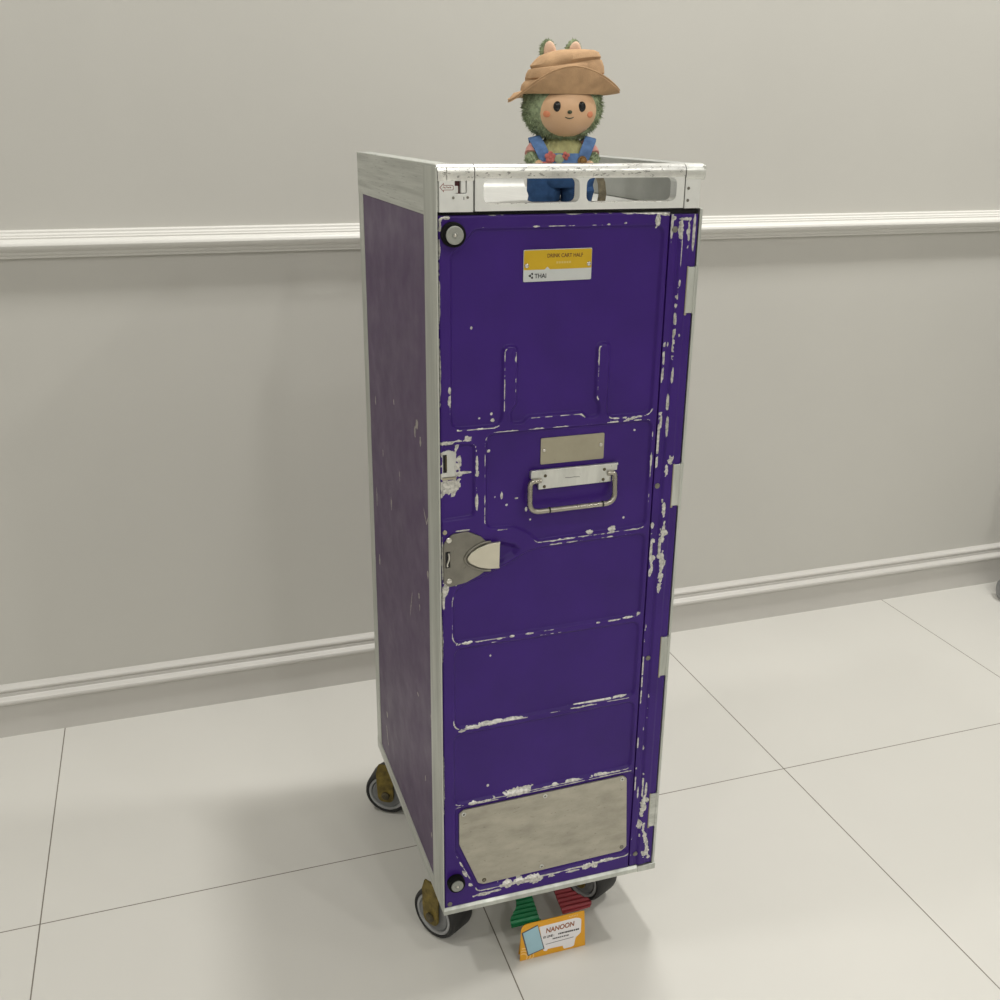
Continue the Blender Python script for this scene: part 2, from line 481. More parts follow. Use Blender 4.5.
grid_mesh('side_panel', Yg, Zg, np.full(Yg.shape, 1.0), wv, 'side_purple', cart, 5, 'yz')

# aluminium edge profiles
bm = bmesh.new()
plate(round_poly([(-1.2, ZB), (-1.2, 1029), (48, 1029), (48, ZB)], .8), -.8, .9, .5, bm=bm, tf=lambda a, b, d: (d, a, b))     # side flange
box(bm, .2, 2.6, 8, 20, ZB+2, 984, .3)
P('front_left_post', bm, 'alu_post')
bm = bmesh.new()
box(bm, 0, 4, 378, D, ZB, 985, .8); box(bm, .5, 24, D-4, D+.4, ZB, 985, .8)
P('rear_left_post', bm, 'alu_post')
bm = bmesh.new()
box(bm, W-4, W, D-26, D, ZB, 985, .8); box(bm, W-24, W-.5, D-4, D+.4, ZB, 985, .8)
P('rear_right_post', bm, 'alu_post')
bm = bmesh.new()
box(bm, W-3.6, W, -1, 26, ZB, 985, .8)
P('front_right_post', bm, 'alu_post')
bm = bmesh.new()
box(bm, -.5, 3.8, 20, D, ZB-1, ZB+20, .8)
P('lower_side_rail', bm, 'alu_side')
bm = bmesh.new()
prism([(-2, ZB-2), (10, ZB-2), (10, ZB+7), (1, ZB+7), (-1, ZB+5), (-2, ZB+4)], 'x', 0, W, bm)
box(bm, 276, 303, -2.6, 6, ZB-2.5, ZB+7, .8)
P('lower_front_rail', bm, 'alu_post')
bm = bmesh.new(); box(bm, 4, W-4, 10, D-1, ZB-1, ZB+6, .5); box(bm, W-4, W, 0, D, ZB-1, ZB+20, .5)
P('bottom_plate', bm, 'alu')

# top gallery: left and right sides, deck, back lip
bm = bmesh.new()
plate(round_poly([(2, 985), (2, 1031.5), (D, 1031.5), (D, 979), (30, 979), (30, 985)], 1.5), -.4, 20, 1.0, bm=bm, tf=lambda a, b, d: (d, a, b))
P('left_gallery_side', bm, 'alu_side')
bm = bmesh.new()
plate(round_poly([(17, 985), (17, 1031), (D, 1031), (D, 985)], 2), 280, W-.2, 1.2, bm=bm, tf=lambda a, b, d: (d, a, b))
P('right_gallery_side', bm, 'alu_inner')
bm = bmesh.new(); box(bm, 4, W-6, 20, D-2, 978, 985)
lip = [(D-2, 980), (D-2, 996), (D-4, 997), (D-6, 996), (D-7, 991), (D-10, 987), (D-15, 985.2), (D-15, 980)]
prism(lip, 'x', 18, 236, bm); prism(lip, 'x', 242, 284, bm)
P('top_deck', bm, 'alu_deck', True)

# left block with brake indicator
bm = plate(round_poly([(3, 985), (39, 985), (39, 1017), (3, 1017)], .5), -.6, 18, .5,
           holes=[round_poly([(19.6, 1003), (32, 1003), (32, 1016), (19.6, 1016)], [2.5, 2.5, .3, .3], 4)])
lb = P('indicator_block', bm, 'alu_face')
obj('red_slot', B(19, 33, 4.5, 8, 1002, 1017), 'redpaint', lb)['label'] = 'dark red recess'
bm = bmesh.new(); box(bm, 25.8, 31.4, -.4, 5, 1003.4, 1016, 1, 3)
obj('slider', bm, 'alu_face', lb)
bm = bmesh.new(); box(bm, 19.8, 24, 2.6, 5, 1003.4, 1010.5, .5)
obj('slider_step', bm, 'alu_face', lb)
ar = [(3.6, 1009.3), (8, 1013.8), (8, 1011.6), (17.2, 1011.6), (18.2, 1010.6), (18.2, 1007.6), (17.2, 1006.6), (8, 1006.6), (8, 1004.6)]
inn = [(4.4, 1009.25), (7.5, 1012.4), (7.5, 1011.1), (17, 1011.1), (17.7, 1010.4), (17.7, 1007.9), (17, 1007.1), (7.5, 1007.1), (7.5, 1006)]
obj('arrow_mark', plate(ar, -.75, -.5, holes=[inn]), 'redline', lb)
obj('arrow_print', strokes([(7, 1009, 7.8, 1010, .9), (8, 1009.4, 9.4, 1008.8, .9), (9.8, 1008.6, 10.4, 1009.8, .9), (11, 1010, 12, 1009, .9),
                            (12.4, 1009, 13.4, 1009.2, .9), (14, 1009.4, 15.6, 1009.2, 1.1)], -.65), 'redline', lb)
for x, z in ((17.8, 999.2), (33, 999.4)):
    obj('rivet', lathe([(0, 0), (1.1, 0), (1.4, -.4), (1.3, -.9), (0, -1)], 14, Matrix.Translation((x, -.5, z)) @ Matrix.Rotation(-PI/2, 4, 'X')), 'steel', lb)
bm = bmesh.new(); box(bm, 28.6, 29.4, -.8, -.4, 997, 1000)
obj('scratch_mark', bm, 'grey_ink', lb)

def half_round(x0, x1, m, name, r=0., zl=1015.5):
    pf = [(20, zl), (20, 1026)]
    for k in range(9):
        a = PI*.5*k/8; pf.append((14+6*math.cos(a), 1026+5.6*math.sin(a)))
    for k in range(9):
        a = PI/2+PI*.55*k/8; pf.append((6+(7.6+r)*math.cos(a), 1023.4+(8.2)*math.sin(a)))
    pf += [(-1.6-r, max(1018, zl+1)), (-.8, zl)]
    o = P(name, prism(pf, 'x', x0, x1), m, True); return o
half_round(1.6, 10.6, 'alu_bright', 'left_corner_cap')
half_round(11.2, 39.6, 'alu_bright', 'rail_cap', .2)
half_round(40.6, 277.6, 'alu_bright', 'top_rail', zl=1018)
o = half_round(278.2, W-1.5, 'alu', 'right_corner_cap', .8)
bm = bmesh.new(); box(bm, W-3.5, W-.2, -2, 20, 1015, 1030, 1.2); obj('cap_end', bm, 'alu', o)

# the front gallery plate with its two windows
def win(x0, x1): return round_poly([(x0, 993), (x1, 993), (x1, 1017.4), (x0, 1017.4)], 7.5, 6)
bm = plate([(41, 985.6), (277.6, 985.6), (277.6, 1019), (41, 1019)], -.3, 14, 0, holes=[win(50, 155.5), win(163.2, 268.3)])
P('front_gallery', bm, 'alu_face')
bm = bmesh.new()
for x0, x1 in ((56, 149), (170, 261)):
    box(bm, x0, x1, -.5, 13.8, 992.2, 993.2, .3)
P('window_sill', bm, 'alu_bright')
bm = plate(round_poly([(279, 985), (297, 985), (297, 1016), (279, 1016)], .5), -.4, 18, .5)
rb = P('right_block', bm, 'alu_face')
for z in (1006, 993.4):
    obj('screw', lathe([(0, 0), (1.4, 0), (1.7, -.3), (1.5, -.7), (.6, -.7), (.5, -.3), (0, -.3)], 14, Matrix.Translation((282.6, -.3, z)) @ Matrix.Rotation(-PI/2, 4, 'X')), 'steel', rb)
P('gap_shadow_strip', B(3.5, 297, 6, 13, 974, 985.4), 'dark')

# ---- door relief
XD0, XD1 = 1.9, 262.9
ZD0, ZD1 = 110.5, 982.4
CH = lambda pts, r=6: round_poly(pts, r, 6)
panels = {
 'A': round_poly([(13.5, 943), (27, 955), (40, 969), (257.5, 969), (256, 754.5), (197, 754.5), (197, 840), (185, 840), (185, 780),
                  (190.5, 773), (190.5, 756.5), (174, 756.5), (167, 763), (104, 763), (98, 756), (81.5, 756), (81.5, 772), (88, 780), (88, 843),
                  (74.5, 843), (74.5, 755), (13, 755)],
                 [12, 10, 12, 13, 14, 13, 5.5, 5.5, 5, 6, 9, 8, 5, 5, 8, 9, 6, 5, 6, 6, 15, 13], 8),
 'B': round_poly([(53.5, 749), (257.5, 749.5), (257.5, 614.5), (118, 611.5), (104, 624), (88, 632.5), (53.5, 634)],
                 [13, 11, 12, 9, 14, 16, 13], 8),
 'C': round_poly([(2.4, 741), (42, 738.5), (42, 651), (2.4, 649)], [4, 8, 8, 2], 6),
 'D': round_poly([(14.5, 550), (18, 564), (32, 572), (56, 580), (85, 592), (104, 602.5), (122, 606), (258, 608), (257.5, 496), (14.5, 493.5)],
                 [8, 10, 12, 12, 16, 16, 12, 11, 12, 12], 8),
 'F': round_poly([(15, 488), (257.5, 489.5), (257, 381.5), (15.5, 376.5)], 12, 8),
 'G': round_poly([(14, 370), (257.5, 375.5), (258, 273), (14, 266)], 12, 8),
 'H': round_poly([(15, 263), (263.5, 268.5), (264, 132), (46, 127.5), (15, 197)], [6, 10, 11, 10, 10], 8),
}
leaf = round_poly([(38, 600), (56, 617), (74, 620), (92, 614), (99, 606), (92, 596), (74, 587), (54, 584)], [10, 10, 10, 6, 5, 10, 10, 10], 6)
xs = np.arange(XD0, XD1+.01, 1.0); zs = np.arange(ZD0, ZD1+.01, 1.0)
X, Z = np.meshgrid(xs, zs)
depth = np.zeros(X.shape); dmin = np.full(X.shape, 99.)
for k, pl in list(panels.items())+[('leaf', leaf)]:
    P_ = np.array(pl); m = (X > P_[:, 0].min()-8) & (X < P_[:, 0].max()+8) & (Z > P_[:, 1].min()-8) & (Z < P_[:, 1].max()+8)
    d = np.full(X.shape, 99.); d[m] = sdf(X[m], Z[m], pl)
    dd = 3.6 if k != 'leaf' else 6
    depth = np.maximum(depth, dd*smooth_step(-d/(3.4 if k != 'leaf' else 9)))
    dmin = np.where(np.abs(d) < np.abs(dmin), d, dmin)
Yd = -.9+depth
# edges of the door fall away
ed = np.minimum.reduce([X-XD0, XD1-X, ZD1-Z, Z-ZD0]); Yd = Yd + 1.6*smooth_step(1-ed/2.0)
# wear: crests of the ridges, in broken runs, stronger where the photo shows bare metal
edge = np.exp(-((dmin-.5)/.75)**2)
strength = np.zeros(X.shape)
def run(x0, z0, x1, z1, s, wid=6):
    global strength
    ex, ez = x1-x0, z1-z0; L2 = ex*ex+ez*ez
    t = np.clip(((X-x0)*ex+(Z-z0)*ez)/L2, 0, 1)
    d = np.hypot(X-x0-ex*t, Z-z0-ez*t)
    strength = np.maximum(strength, s*(d < wid))
for a in [(24, 754, 66, 754, .62, 4), (64, 749, 250, 749, .45, 3), (100, 762, 172, 762, .50, 4), (74, 772, 74.5, 840, .62, 3), (88, 782, 88, 838, .36, 3),
          (185, 779, 185, 838, .66, 3), (206, 754, 256, 757, .56, 5), (13, 770, 13, 835, .42, 3), (42, 655, 42, 738, .5, 3), (54, 645, 54, 742, .48, 3),
          (70, 633, 118, 611, .46, 4), (118, 611, 250, 615, .5, 4), (14, 500, 26, 493, .58, 4), (30, 492, 150, 492, .40, 3), (200, 494, 250, 495, .45, 3),
          (15, 386, 26, 376, .56, 4), (30, 376, 110, 378, .58, 4), (120, 378, 245, 381, .50, 3), (20, 265, 255, 269, .62, 5), (45, 129, 258, 132, .98, 4), (15, 190, 45, 130, .42, 4),
          (264, 140, 264, 262, .40, 4), (257, 640, 257, 745, .3, 3), (35, 970, 250, 970, .24, 3), (14, 505, 14, 555, .35, 3), (130, 607, 240, 607, .32, 3)]:
    run(*a)
n1 = fbm(X, Z, 16, 3); n2 = fbm(X, Z, 5, 8)
wear = np.clip((edge*strength*1.45 + (n1-.5)*1.3 + (n2-.5)*1.0 - .44)*2.2+.3, 0, 1)*(edge*strength > .08)
wear = np.maximum(wear, blobs(X, Z, [
    # scraped patches beside the lock slot and the latch
    (12, 720, 10, 12), (18, 712, 7, 14), (8, 704, 8, 9), (12, 694, 14, 5), (7, 690, 8, 9), (14, 685, 7, 6), (21, 736, 3, 5), (28, 705, 10, 1.6), (20, 692, 6, 6), (16, 680, 4, 4),
    (43.5, 712, 1.6, 12), (44, 703, 2.4, 6), (43.5, 670, 1.4, 10), (10, 741.5, 12, 2.6), (25, 743, 12, 2.0), (32, 744, 5, 3.2), (6, 637, 2.6, 4),
    (7, 566, 4, 9), (12, 574, 7, 4), (22, 577, 6, 2), (3.6, 556, 1.6, 14), (26, 637, 10, 1.0), (3, 605, 1, 24),
    # kick recess rims
    (97, 269, 22, 3.6), (108, 271, 9, 3.4), (42, 266, 16, 2), (150, 270, 5, 1.6), (175, 271, 9, 1.5), (215, 272, 14, 1.5), (90, 128, 14, 4), (120, 128, 12, 4.5), (128, 124, 7, 4),
    (105, 131, 6, 4), (200, 129, 8, 4), (212, 127, 5, 3), (150, 126, 5, 2.5), (56, 121, 12, 2.2), (230, 131, 12, 1.6), (70, 122, 8, 1.6), (180, 126, 9, 1.4),
    (36, 140, 4, 2.2, -50), (28, 160, 5, 1.4, -62), (24, 175, 5, 1.2, -64),
    # between the lower panels
    (40, 376.5, 9, 2), (60, 378, 12, 2.2), (72, 379, 6, 1.6), (90, 379, 10, 1.4), (25, 374, 4, 1.6), (30, 493, 9, 2), (88, 493.5, 3, 1.5), (72, 493, 3, 1.2), (110, 494, 6, 1.2),
    (240, 496, 6, 1.2), (254, 499, 3, 2, 40), (200, 383, 30, .9), (235, 384, 9, 1.2),
    # top edge
    (215, 981.6, 9, 1.1), (240, 981.2, 16, 1.3), (248, 975, 2.6, 6), (256, 979.5, 7, 1.8), (150, 982, 9, 1.1), (175, 982, 2, .8), (192, 982, 2, .8), (60, 982, 5, 1), (70, 982, 3, .8),
    (7, 980, 6, 1.8), (3.5, 974, 1.8, 7), (2.6, 950, 1.2, 8), (2.2, 900, .7, 30), (2.2, 820, .7, 40), (2.2, 500, .6, 30), (2.2, 300, .6, 40), (107, 969.5, 3, 1), (190, 970, 2, .8), (210, 971, 2, .8),
    # single nicks
    (57, 727, 2, 2), (74, 673, 1.2, 4), (66, 672, 1, 1), (80, 661, 1.3, 1.3), (92, 668, 2, 1), (104, 653, 1.2, 2.5), (109, 640, 1, 1.2), (38, 866, 1.1, 1.5), (61, 770, 1.3, 1.6),
    (63, 763, 1.8, 2), (47, 766, 1, 1), (62, 470, 1.1, 1.5), (60, 286, 1.6, 2), (228, 629, 1.2, 1.4), (236, 737, 1.2, 1.2), (184, 616, 4, 2.2), (214, 617, 5, 2.6), (206, 750, 6, 1.8), (230, 752, 9, 1.8),
    (13, 800, 1.6, 3.5), (13, 788, 2, 6), (258, 700, 1, 8), (55, 150, 1, 1)], 21, .75, 7))
door = grid_mesh('door', X, Z, Yd, wear, 'purple', cart, 12)

# hinge strip on the right of the door, shallow step, big bare patches
xs = np.arange(263.8, 297.0, 1.0); zs = np.arange(112, 979.5, 1.0); X, Z = np.meshgrid(xs, zs)
Yh = np.full(X.shape, -.2) - 1.4*smooth_step((X-275)/2.4) + 1.0*smooth_step((X-286)/2.5) + 1.2*np.exp(-((X-274)/1.1)**2)
strength = np.zeros(X.shape)
for a in [(276, 500, 277, 900, .36, 1.2), (266, 520, 266, 840, .36, 1.2), (276, 120, 276, 400, .32, 1.1), (265.6, 130, 265.6, 480, .36, 1.1)]: run(*a)
n1 = fbm(X, Z*.4, 14, 13); n2 = fbm(X, Z, 5, 18)
wear = np.clip((strength*1.2+(n1-.5)*1.9+(n2-.5)*1.2-.62)*2.4+.2, 0, 1)*(strength > .05)
wear = np.maximum(wear, blobs(X, Z, [(q[0], q[1], q[2]*.72, q[3]) for q in [
    (266, 968, 2, 14), (277, 962, 3.4, 16), (286, 962, 3, 15), (293, 962, 2, 18), (279, 940, .7, 18), (268, 975, 4, 2), (282, 974, 12, 2.4), (279, 905, 1.6, 3.5), (276, 868, 1.2, 2), (283, 846, 1.4, 2),
    (270, 836, 1.4, 3), (266, 820, 1.6, 7), (278, 800, 1.6, 8), (275, 770, 1.6, 9), (266, 755, 3, 2.5), (268, 745, 1.6, 8), (276, 740, 1.6, 10),
    (283, 696, 5, 6), (279, 686, 3, 8), (279, 634, 3, 14), (280, 604, 3, 16), (277, 585, 2.4, 12), (283, 604, 5, 4), (281, 566, 4.5, 20), (281, 544, 4.5, 14), (279, 531, 2.4, 8),
    (266, 614, 2.4, 4), (268, 596, 4, 3), (266, 585, 2.2, 13), (268, 573, 4, 3), (268, 560, 2.8, 9), (266, 552, 1.8, 6), (283, 694, 3, 4),
    (281, 235, 2, 10), (279, 212, 4, 12), (277, 196, 4.5, 9), (275, 180, 4, 8), (282, 218, 5, 4), (288, 140, 5, 16), (284, 158, 4.5, 10), (292, 122, 5, 7), (281, 170, 3, 8), (284, 128, 6, 7),
    (274, 300, 1.6, 4), (272, 330, 1.2, 2.5), (266, 480, 1, 3), (270, 232, 1.4, 8)]], 41, .8, 9))
strip = grid_mesh('hinge_strip', X, Z, Yh, wear, 'purple', cart, 12)

def disc(name, x, y, z, r, h, m, parent, rim=.6, n=20):
    return obj(name, lathe([(0, -.4), (r, -.4), (r, h-rim), (r-rim*.4, h-rim*.3), (r-rim, h), (0, h*1.05)], n, Matrix.Translation((x, y, z)) @ Matrix.Rotation(PI/2, 4, 'X')), m, parent, True)
for x, z in ((269.6, 963), (268.6, 666), (271.6, 434), (272, 131)):
    disc('rivet', x, -.2, z, 3.4, 1.2, 'steel', strip)
disc('rivet', 8, -1, 117, 3.2, 1.2, 'steel', door)
disc('rivet', 5.8, -1, 637, 2.6, 1.2, 'plate', door)

# hinges wrapped around the right edge
for z0, z1, m in ((871, 922, 'alu_post'), (639, 691, 'alu_post'), (406, 461, 'alu_post'), (173, 225, 'alu_side')):
    bm = bmesh.new()
    box(bm, 288, 299, -2.6, 1, z0, z1, .8, 3)
    tube([(298.2, -1.2, z0-.6), (298.2, -1.2, z1+.6)], 2.4, 12, bm)
    hg = P('hinge', bm, m, True)
    obj('hinge_liner', B(287.2, 290, -2.2, 1, z0-2.5, z1+.8, .6), 'plate', hg)

# bumpers
for x, z, r in ((16.3, 963.5, 12.6), (15.6, 151.5, 11.2)):
    T = Matrix.Translation((x, -1, z)) @ Matrix.Rotation(PI/2, 4, 'X')
    bp = obj('bumper', lathe([(0, 0), (r, 0), (r+.2, 5), (r-.4, 9), (r-2.4, 10), (r-3, 9), (0, 8.6)], 36, T), 'bump_rubber', cart, True)
    q = r-3.3
    obj('bumper_disc', lathe([(q, 8.4), (q, 10.6), (q-1, 11.2), (q-2.5, 11.0), (3.2, 11.0), (2.9, 11.8), (2.2, 12), (1.6, 11.2), (0, 11)], 36, T), 'bump_disc', bp, True)
    obj('centre_screw', lathe([(0, 11), (1.5, 11), (1.5, 11.7), (.9, 11.9), (.7, 11.4), (0, 11.3)], 14, T), 'chrome', bp, True)

# lock slot plate (top left of the latch side)
sl = obj('lock_slot', plate(round_poly([(2.6, 702), (19, 702), (20, 729), (12, 733), (2.6, 731)], 1.5), .8, 3.5, .3,
         holes=[round_poly([(5, 707), (9.4, 707), (9.4, 728), (5, 728)], 1, 3)]), 'alu', cart)
obj('slot_hole', B(4, 10.4, 2.2, 3.6, 705, 730), 'dark', sl)
obj('lock_bolt', B(7.8, 9.4, .6, 2.4, 709, 726, .3), 'bolt', sl)
obj('slot_ledge', B(2.6, 20, .4, 3.2, 698.6, 701, .3), 'plate', sl)

# latch: escutcheon with a pointed paddle
esc = round_poly([(3.6, 624), (14, 634.6), (32, 636), (48, 628), (58, 617), (58, 588), (46, 580), (30, 573), (10, 569.6), (3.6, 576)], [8, 8, 10, 10, 2, 2, 8, 8, 6, 4], 6)
la = obj('door_latch', plate(esc, -3.4, 0, .8, holes=[round_poly([(5.8, 594), (11, 594), (11, 614), (5.8, 614)], .8, 2)]), 'steel', cart)
obj('latch_hole', B(4.8, 12, -1.8, -.95, 593, 615), 'dark', la)
obj('latch_hook', tube(arc_path([(9.6, -2.6, 612), (10.4, -2.8, 605), (7.8, -2.2, 598), (8.4, -2, 595)], 3, 4), 1.0, 8), 'chrome', la, True)
for x, z in ((9.8, 628), (9.8, 577.6)):
    disc('rivet', x, -3.2, z, 3.3, 1.4, 'chrome', la, .8)
for x, z in ((15.4, 614), (28.4, 592)): disc('dimple', x, -3.3, z, 1.2, .4, 'steel', la, .2, 12)
rim = [(a-2.2, b+2.6) for a, b in [(61.5, 618), (52, 618), (41, 613), (33, 606), (30, 600.5), (33, 594), (41, 588), (52, 583.5), (61.5, 582.5)]]
obj('paddle_rim', tube(arc_path([(a, -3.6, b) for a, b in rim], 6, 4), 1.7, 10), 'steel', la, True)
pd = round_poly([(73.5, 617.5), (60, 616.5), (48, 612.5), (38, 606), (33.5, 600.5), (38, 594), (48, 588), (60, 585), (73, 584.5), (70.5, 593), (70.2, 600), (71.2, 609)], [1, 10, 10, 8, 6, 8, 10, 10, 1, 8, 8, 8], 4)
bm = plate(pd, -6.4, -3.6, .9)
for v in bm.verts:
    v.co.y -= max(0, (v.co.x-44))*.07; v.co.x -= 3.6; v.co.z += 3.4
obj('paddle', bm, 'paddle', la)

# name plates
def name_plate(nm, x0, x1, z0, z1, m, rz, y=2.4, th=1.2):
    pl = obj(nm, plate(round_poly([(x0, z0), (x1, z0+rz), (x1, z1+rz), (x0, z1)], 1.6, 4), y-th, y, .25), m, cart)
    return pl
np2 = name_plate('blank_plate', 119.6, 197.6, 706, 737, 'plate', .3)
np2['label'] = 'blank khaki metal plate'
for x, z in ((123.6, 723), (193.4, 723.6)): disc('rivet', x, 1.3, z, 2.4, 1.5, 'chrome', np2, 1.1)
lab = name_plate('drink_cart_label', 95, 173, 912, 945.4, 'lab_white', .4)
lab['label'] = 'yellow and white label plate'
yl = round_poly([(95.4, 924.6), (119, 924.6), (122, 927.6), (125, 924.6), (172.6, 924.9), (172.6, 945.2), (95.4, 944.8)], [.3, .2, .2, .2, .3, 1.6, 1.6], 3)
obj('yellow_band', plate(yl, 1.0, 1.3), 'yellow', lab)
text('lettering', 'DRINK CART HALF', 5.6, 121.4, .95, 937.0, 'brown_ink', lab, .08, width=.86, bold=.09)
obj('faint_code', strokes([(132+i*2.9, 931.6+.02*i, 134.2+i*2.9, 931.6, 2.2) for i in range(6)], .95, t=.08), 'pale_ink', lab)
text('airline_lettering', 'THAI', 6.6, 107.6, 1.15, 915.8, 'black_ink', lab, .12, width=.92, bold=.12)
bm = bmesh.new()
for pts in ([(100.2, 918.3), (103.2, 920.2), (103.6, 918.4), (103.2, 916.6)], [(103.4, 921.2), (105.8, 921.6), (105.8, 919.2), (104.4, 919.0)], [(103.4, 915.6), (105.8, 915.2), (105.8, 917.6), (104.4, 917.8)]):
    plate(round_poly(pts, .5, 3), 1.02, 1.3, bm=bm)
obj('airline_emblem', bm, 'black_ink', lab)
for x, z in ((98.4, 929), (169.6, 929.2)): disc('rivet', x, 1.1, z, 2.5, 1.6, 'chrome', lab, 1.1)

# handle bracket and swinging bail
hb = obj('handle_bracket', plate(round_poly([(107, 699.5), (214, 700.5), (214, 692), (207, 692), (207, 678.5), (116.5, 677.5), (116.5, 691), (107, 691)], .8, 3), -2.6, 2, .5), 'alu', cart)
bm = bmesh.new(); box(bm, 107, 214.2, -4.4, -.5, 698.8, 701.2, .4)
obj('bracket_lip', bm, 'alu', hb)
for x, z in ((124.5, 693.4), (123.6, 680.6), (197.6, 694.2), (196.6, 682)): disc('screw', x, -2.5, z, 1.9, .7, 'bolt', hb, .3, 14)
obj('scuff_print', strokes([(149, 689, 154, 688.4, .6), (154, 688.4, 160, 688.8, .6), (160, 688.8, 167, 688.2, .6)], -2.65, t=.1), 'grey_ink', hb)
ha = obj('carry_handle', tube(arc_path([(119, -3, 688.5), (105.6, -4.2, 688.5), (103.2, -11, 654), (208.6, -11, 655), (210.4, -4.2, 689.5), (202, -3, 689.5)], 12, 7), 3.1, 14), 'handle_steel', cart, True)
for x in (126.4, 192.6):
    obj('handle_ring', tube([(x, -11, 654.2+(x-103)*.0095), (x+1.6, -11, 654.2+(x-103)*.0095)], 3.7, 14), 'dark', ha)

# kick plate
kp = [(21.5, 206), (21.5, 252.5), (27, 257.3), (247, 261.8), (252.5, 257), (258.3, 146), (251, 140.5), (54, 136), (47, 139.5)]
kick = obj('kick_plate', plate(round_poly(kp, [3, 3, 3, 3, 3, 4, 4, 3, 3], 4), .2, 2.2, .4), 'kick', cart)
kick['label'] = 'scuffed bare metal kick plate'
for x, z, m in ((27.5, 251, 'alu'), (137, 254.5, 'alu'), (246, 257, 'alu'), (251, 147, 'steel'), (135, 144, 'alu'), (55, 142.5, 'bolt')):
    disc('screw', x, .3, z, 3.0, .7, m, kick, .4, 18)
    disc('screw_socket', x, -.3, z, 1.5, .35, 'steel', kick, .1, 12)

# casters
def caster(x, y, ang, wd=44):
    """x, y: where the middle of the axle stands"""
    R_ = 37.5
    T = Matrix.Translation((x, y, R_)) @ Matrix.Rotation(ang, 4, 'Z') @ Matrix.Rotation(PI/2, 4, 'Y')   # local z = axle
    t2 = Matrix.Translation((x, y, R_)) @ Matrix.Rotation(ang, 4, 'Z')
    h = wd/2
    root = obj('caster', lathe([(30.5, -h+3), (31.5, -h+.4), (34, -h), (36, -h+1.6), (37.2, -h+5), (37.5, -h+9), (37.5, h-9), (37.2, h-5), (36, h-1.6), (34, h), (31.5, h-.4), (30.5, h-3), (30.5, -h+3)], 56, T, caps=False), 'rubber', cart, True)
    root['label'] = 'black rubber caster wheel'
    obj('hub_ring', lathe([(26, -h+5), (26.3, -h+1.6), (27.2, -h+.6), (30, -h+.6), (31, -h+1.6), (31, h-1.6), (30, h-.6), (27.2, h-.6), (26.3, h-1.6), (26, h-5)], 56, T, caps=False), 'hub_ring', root, True)
    obj('hub', lathe([(0, -h+2.0), (18, -h+2.0), (24, -h+1.6), (24.9, -h+2.2), (25.2, -h+4), (26.2, -h+5), (26.2, h-5), (25.2, h-4), (24.9, h-2.2), (24, h-1.6), (18, h-2.0), (0, h-2.0)], 56, T), 'hub', root, True)
    for s in (-1, 1):
        c0 = s*(h+2.8)
        leg = round_poly([(-13, -13), (13, -13), (15, 14), (16, 40), (11, 57), (-17, 57), (-15, 40), (-13, 14)], [11, 11, 8, 6, 1, 1, 6, 8], 5)
        obj('fork', plate(leg, c0-1.5, c0+1.5, .5, tf=lambda a, b, d: tuple(t2 @ Vector((d, a, b)))), 'brass', root)
        obj('axle_bolt', lathe([(0, s*(h+2)), (6.8, s*(h+2)), (6.8, s*(h+7)), (5, s*(h+8.4)), (0, s*(h+8.6))], 18, T), 'bolt', root, True)
caster(22, 84, math.radians(32))
caster(246, 90, math.radians(27))
caster(14, 379, math.radians(58))
caster(262, 350, math.radians(24))

# brake pedals under the front edge
def pedal(nm, left, right, y0, y1, m, z0=30, slope=.12):
    """left/right: (y, x) outline runs; ribs run across"""
    f = lambda run_, y: float(np.interp(y, [p[0] for p in run_], [p[1] for p in run_]))
    ys = np.arange(y0, y1+.01, 1.5); rings = []
    for y in ys:
        rb = abs(((y-y0) % 7.5)/7.5-.5)*2
        z = z0 + (y-y0)*slope + 2.0*(rb if y < 75 else .5)
        a, b = f(left, y), f(right, y)
        rings.append([(a, y, z), (b, y, z), (b, y, z0+(y-y0)*slope-2), (a, y, z0+(y-y0)*slope-2)])
    bm = loft(rings)
    o = obj(nm, bm, m, cart); return o
pedal('brake_pedal', [(25, 103), (37, 105), (55, 120), (66, 124), (130, 124)], [(25, 146), (28, 145), (74, 149), (130, 152)], 25, 130, 'green')['label'] = 'ribbed green brake pedal'
pedal('brake_pedal', [(28, 180), (79, 183), (130, 184)], [(28, 205), (29, 222), (35, 227), (40, 226), (50, 216), (64, 207), (130, 207)], 28, 130, 'red')['label'] = 'ribbed red brake pedal'
bm = bmesh.new(); box(bm, 112, 220, 122, 134, 30, ZB+2, .5)
P('pedal_bracket', bm, 'bolt')

# ------------------------------------------------------------------ the card on the floor
card = thing('business_card', (.151, -.006, 0), 'folded orange business card standing on the floor before the pedals', 'card')
CX, CY = 104, -8
def Cq(u, v): return (CX+u, v+.2)
front = round_poly([Cq(0, 0), Cq(96, 0), Cq(92.5, 60.5), Cq(1, 60.5)], [1, 1, 1, 10], 5)
cb = obj('card_front', plate(front, CY, CY+.8), 'orange', card)
back = round_poly([Cq(2, 0), Cq(94, 0), Cq(92.5, 60), Cq(3, 60)], [1, 1, 1, 8], 5)
bm = plate(back, CY+.9, CY+1.5)
for v in bm.verts: v.co.y += (60.5-v.co.z)*.18
obj('card_back', bm, 'orange', card)
wp = round_poly([Cq(27, 51), Cq(80, 52), Cq(88.5, 49), Cq(88.5, 24), Cq(81, 18), Cq(79, 4), Cq(74, 3), Cq(64, 3), Cq(62, 9), Cq(40, 9.5), Cq(39, 6.5), Cq(34, 8), Cq(34, 14)], [1, 6, 7, 6, 4, 3, 2, 2, 1, 1, 1, 1, 2], 4)
obj('white_area', plate(wp, CY-.12, CY+.1), 'card_white', cb)
pic = [Cq(2.5, 47), Cq(25, 54), Cq(34, 12), Cq(11.5, 7)]
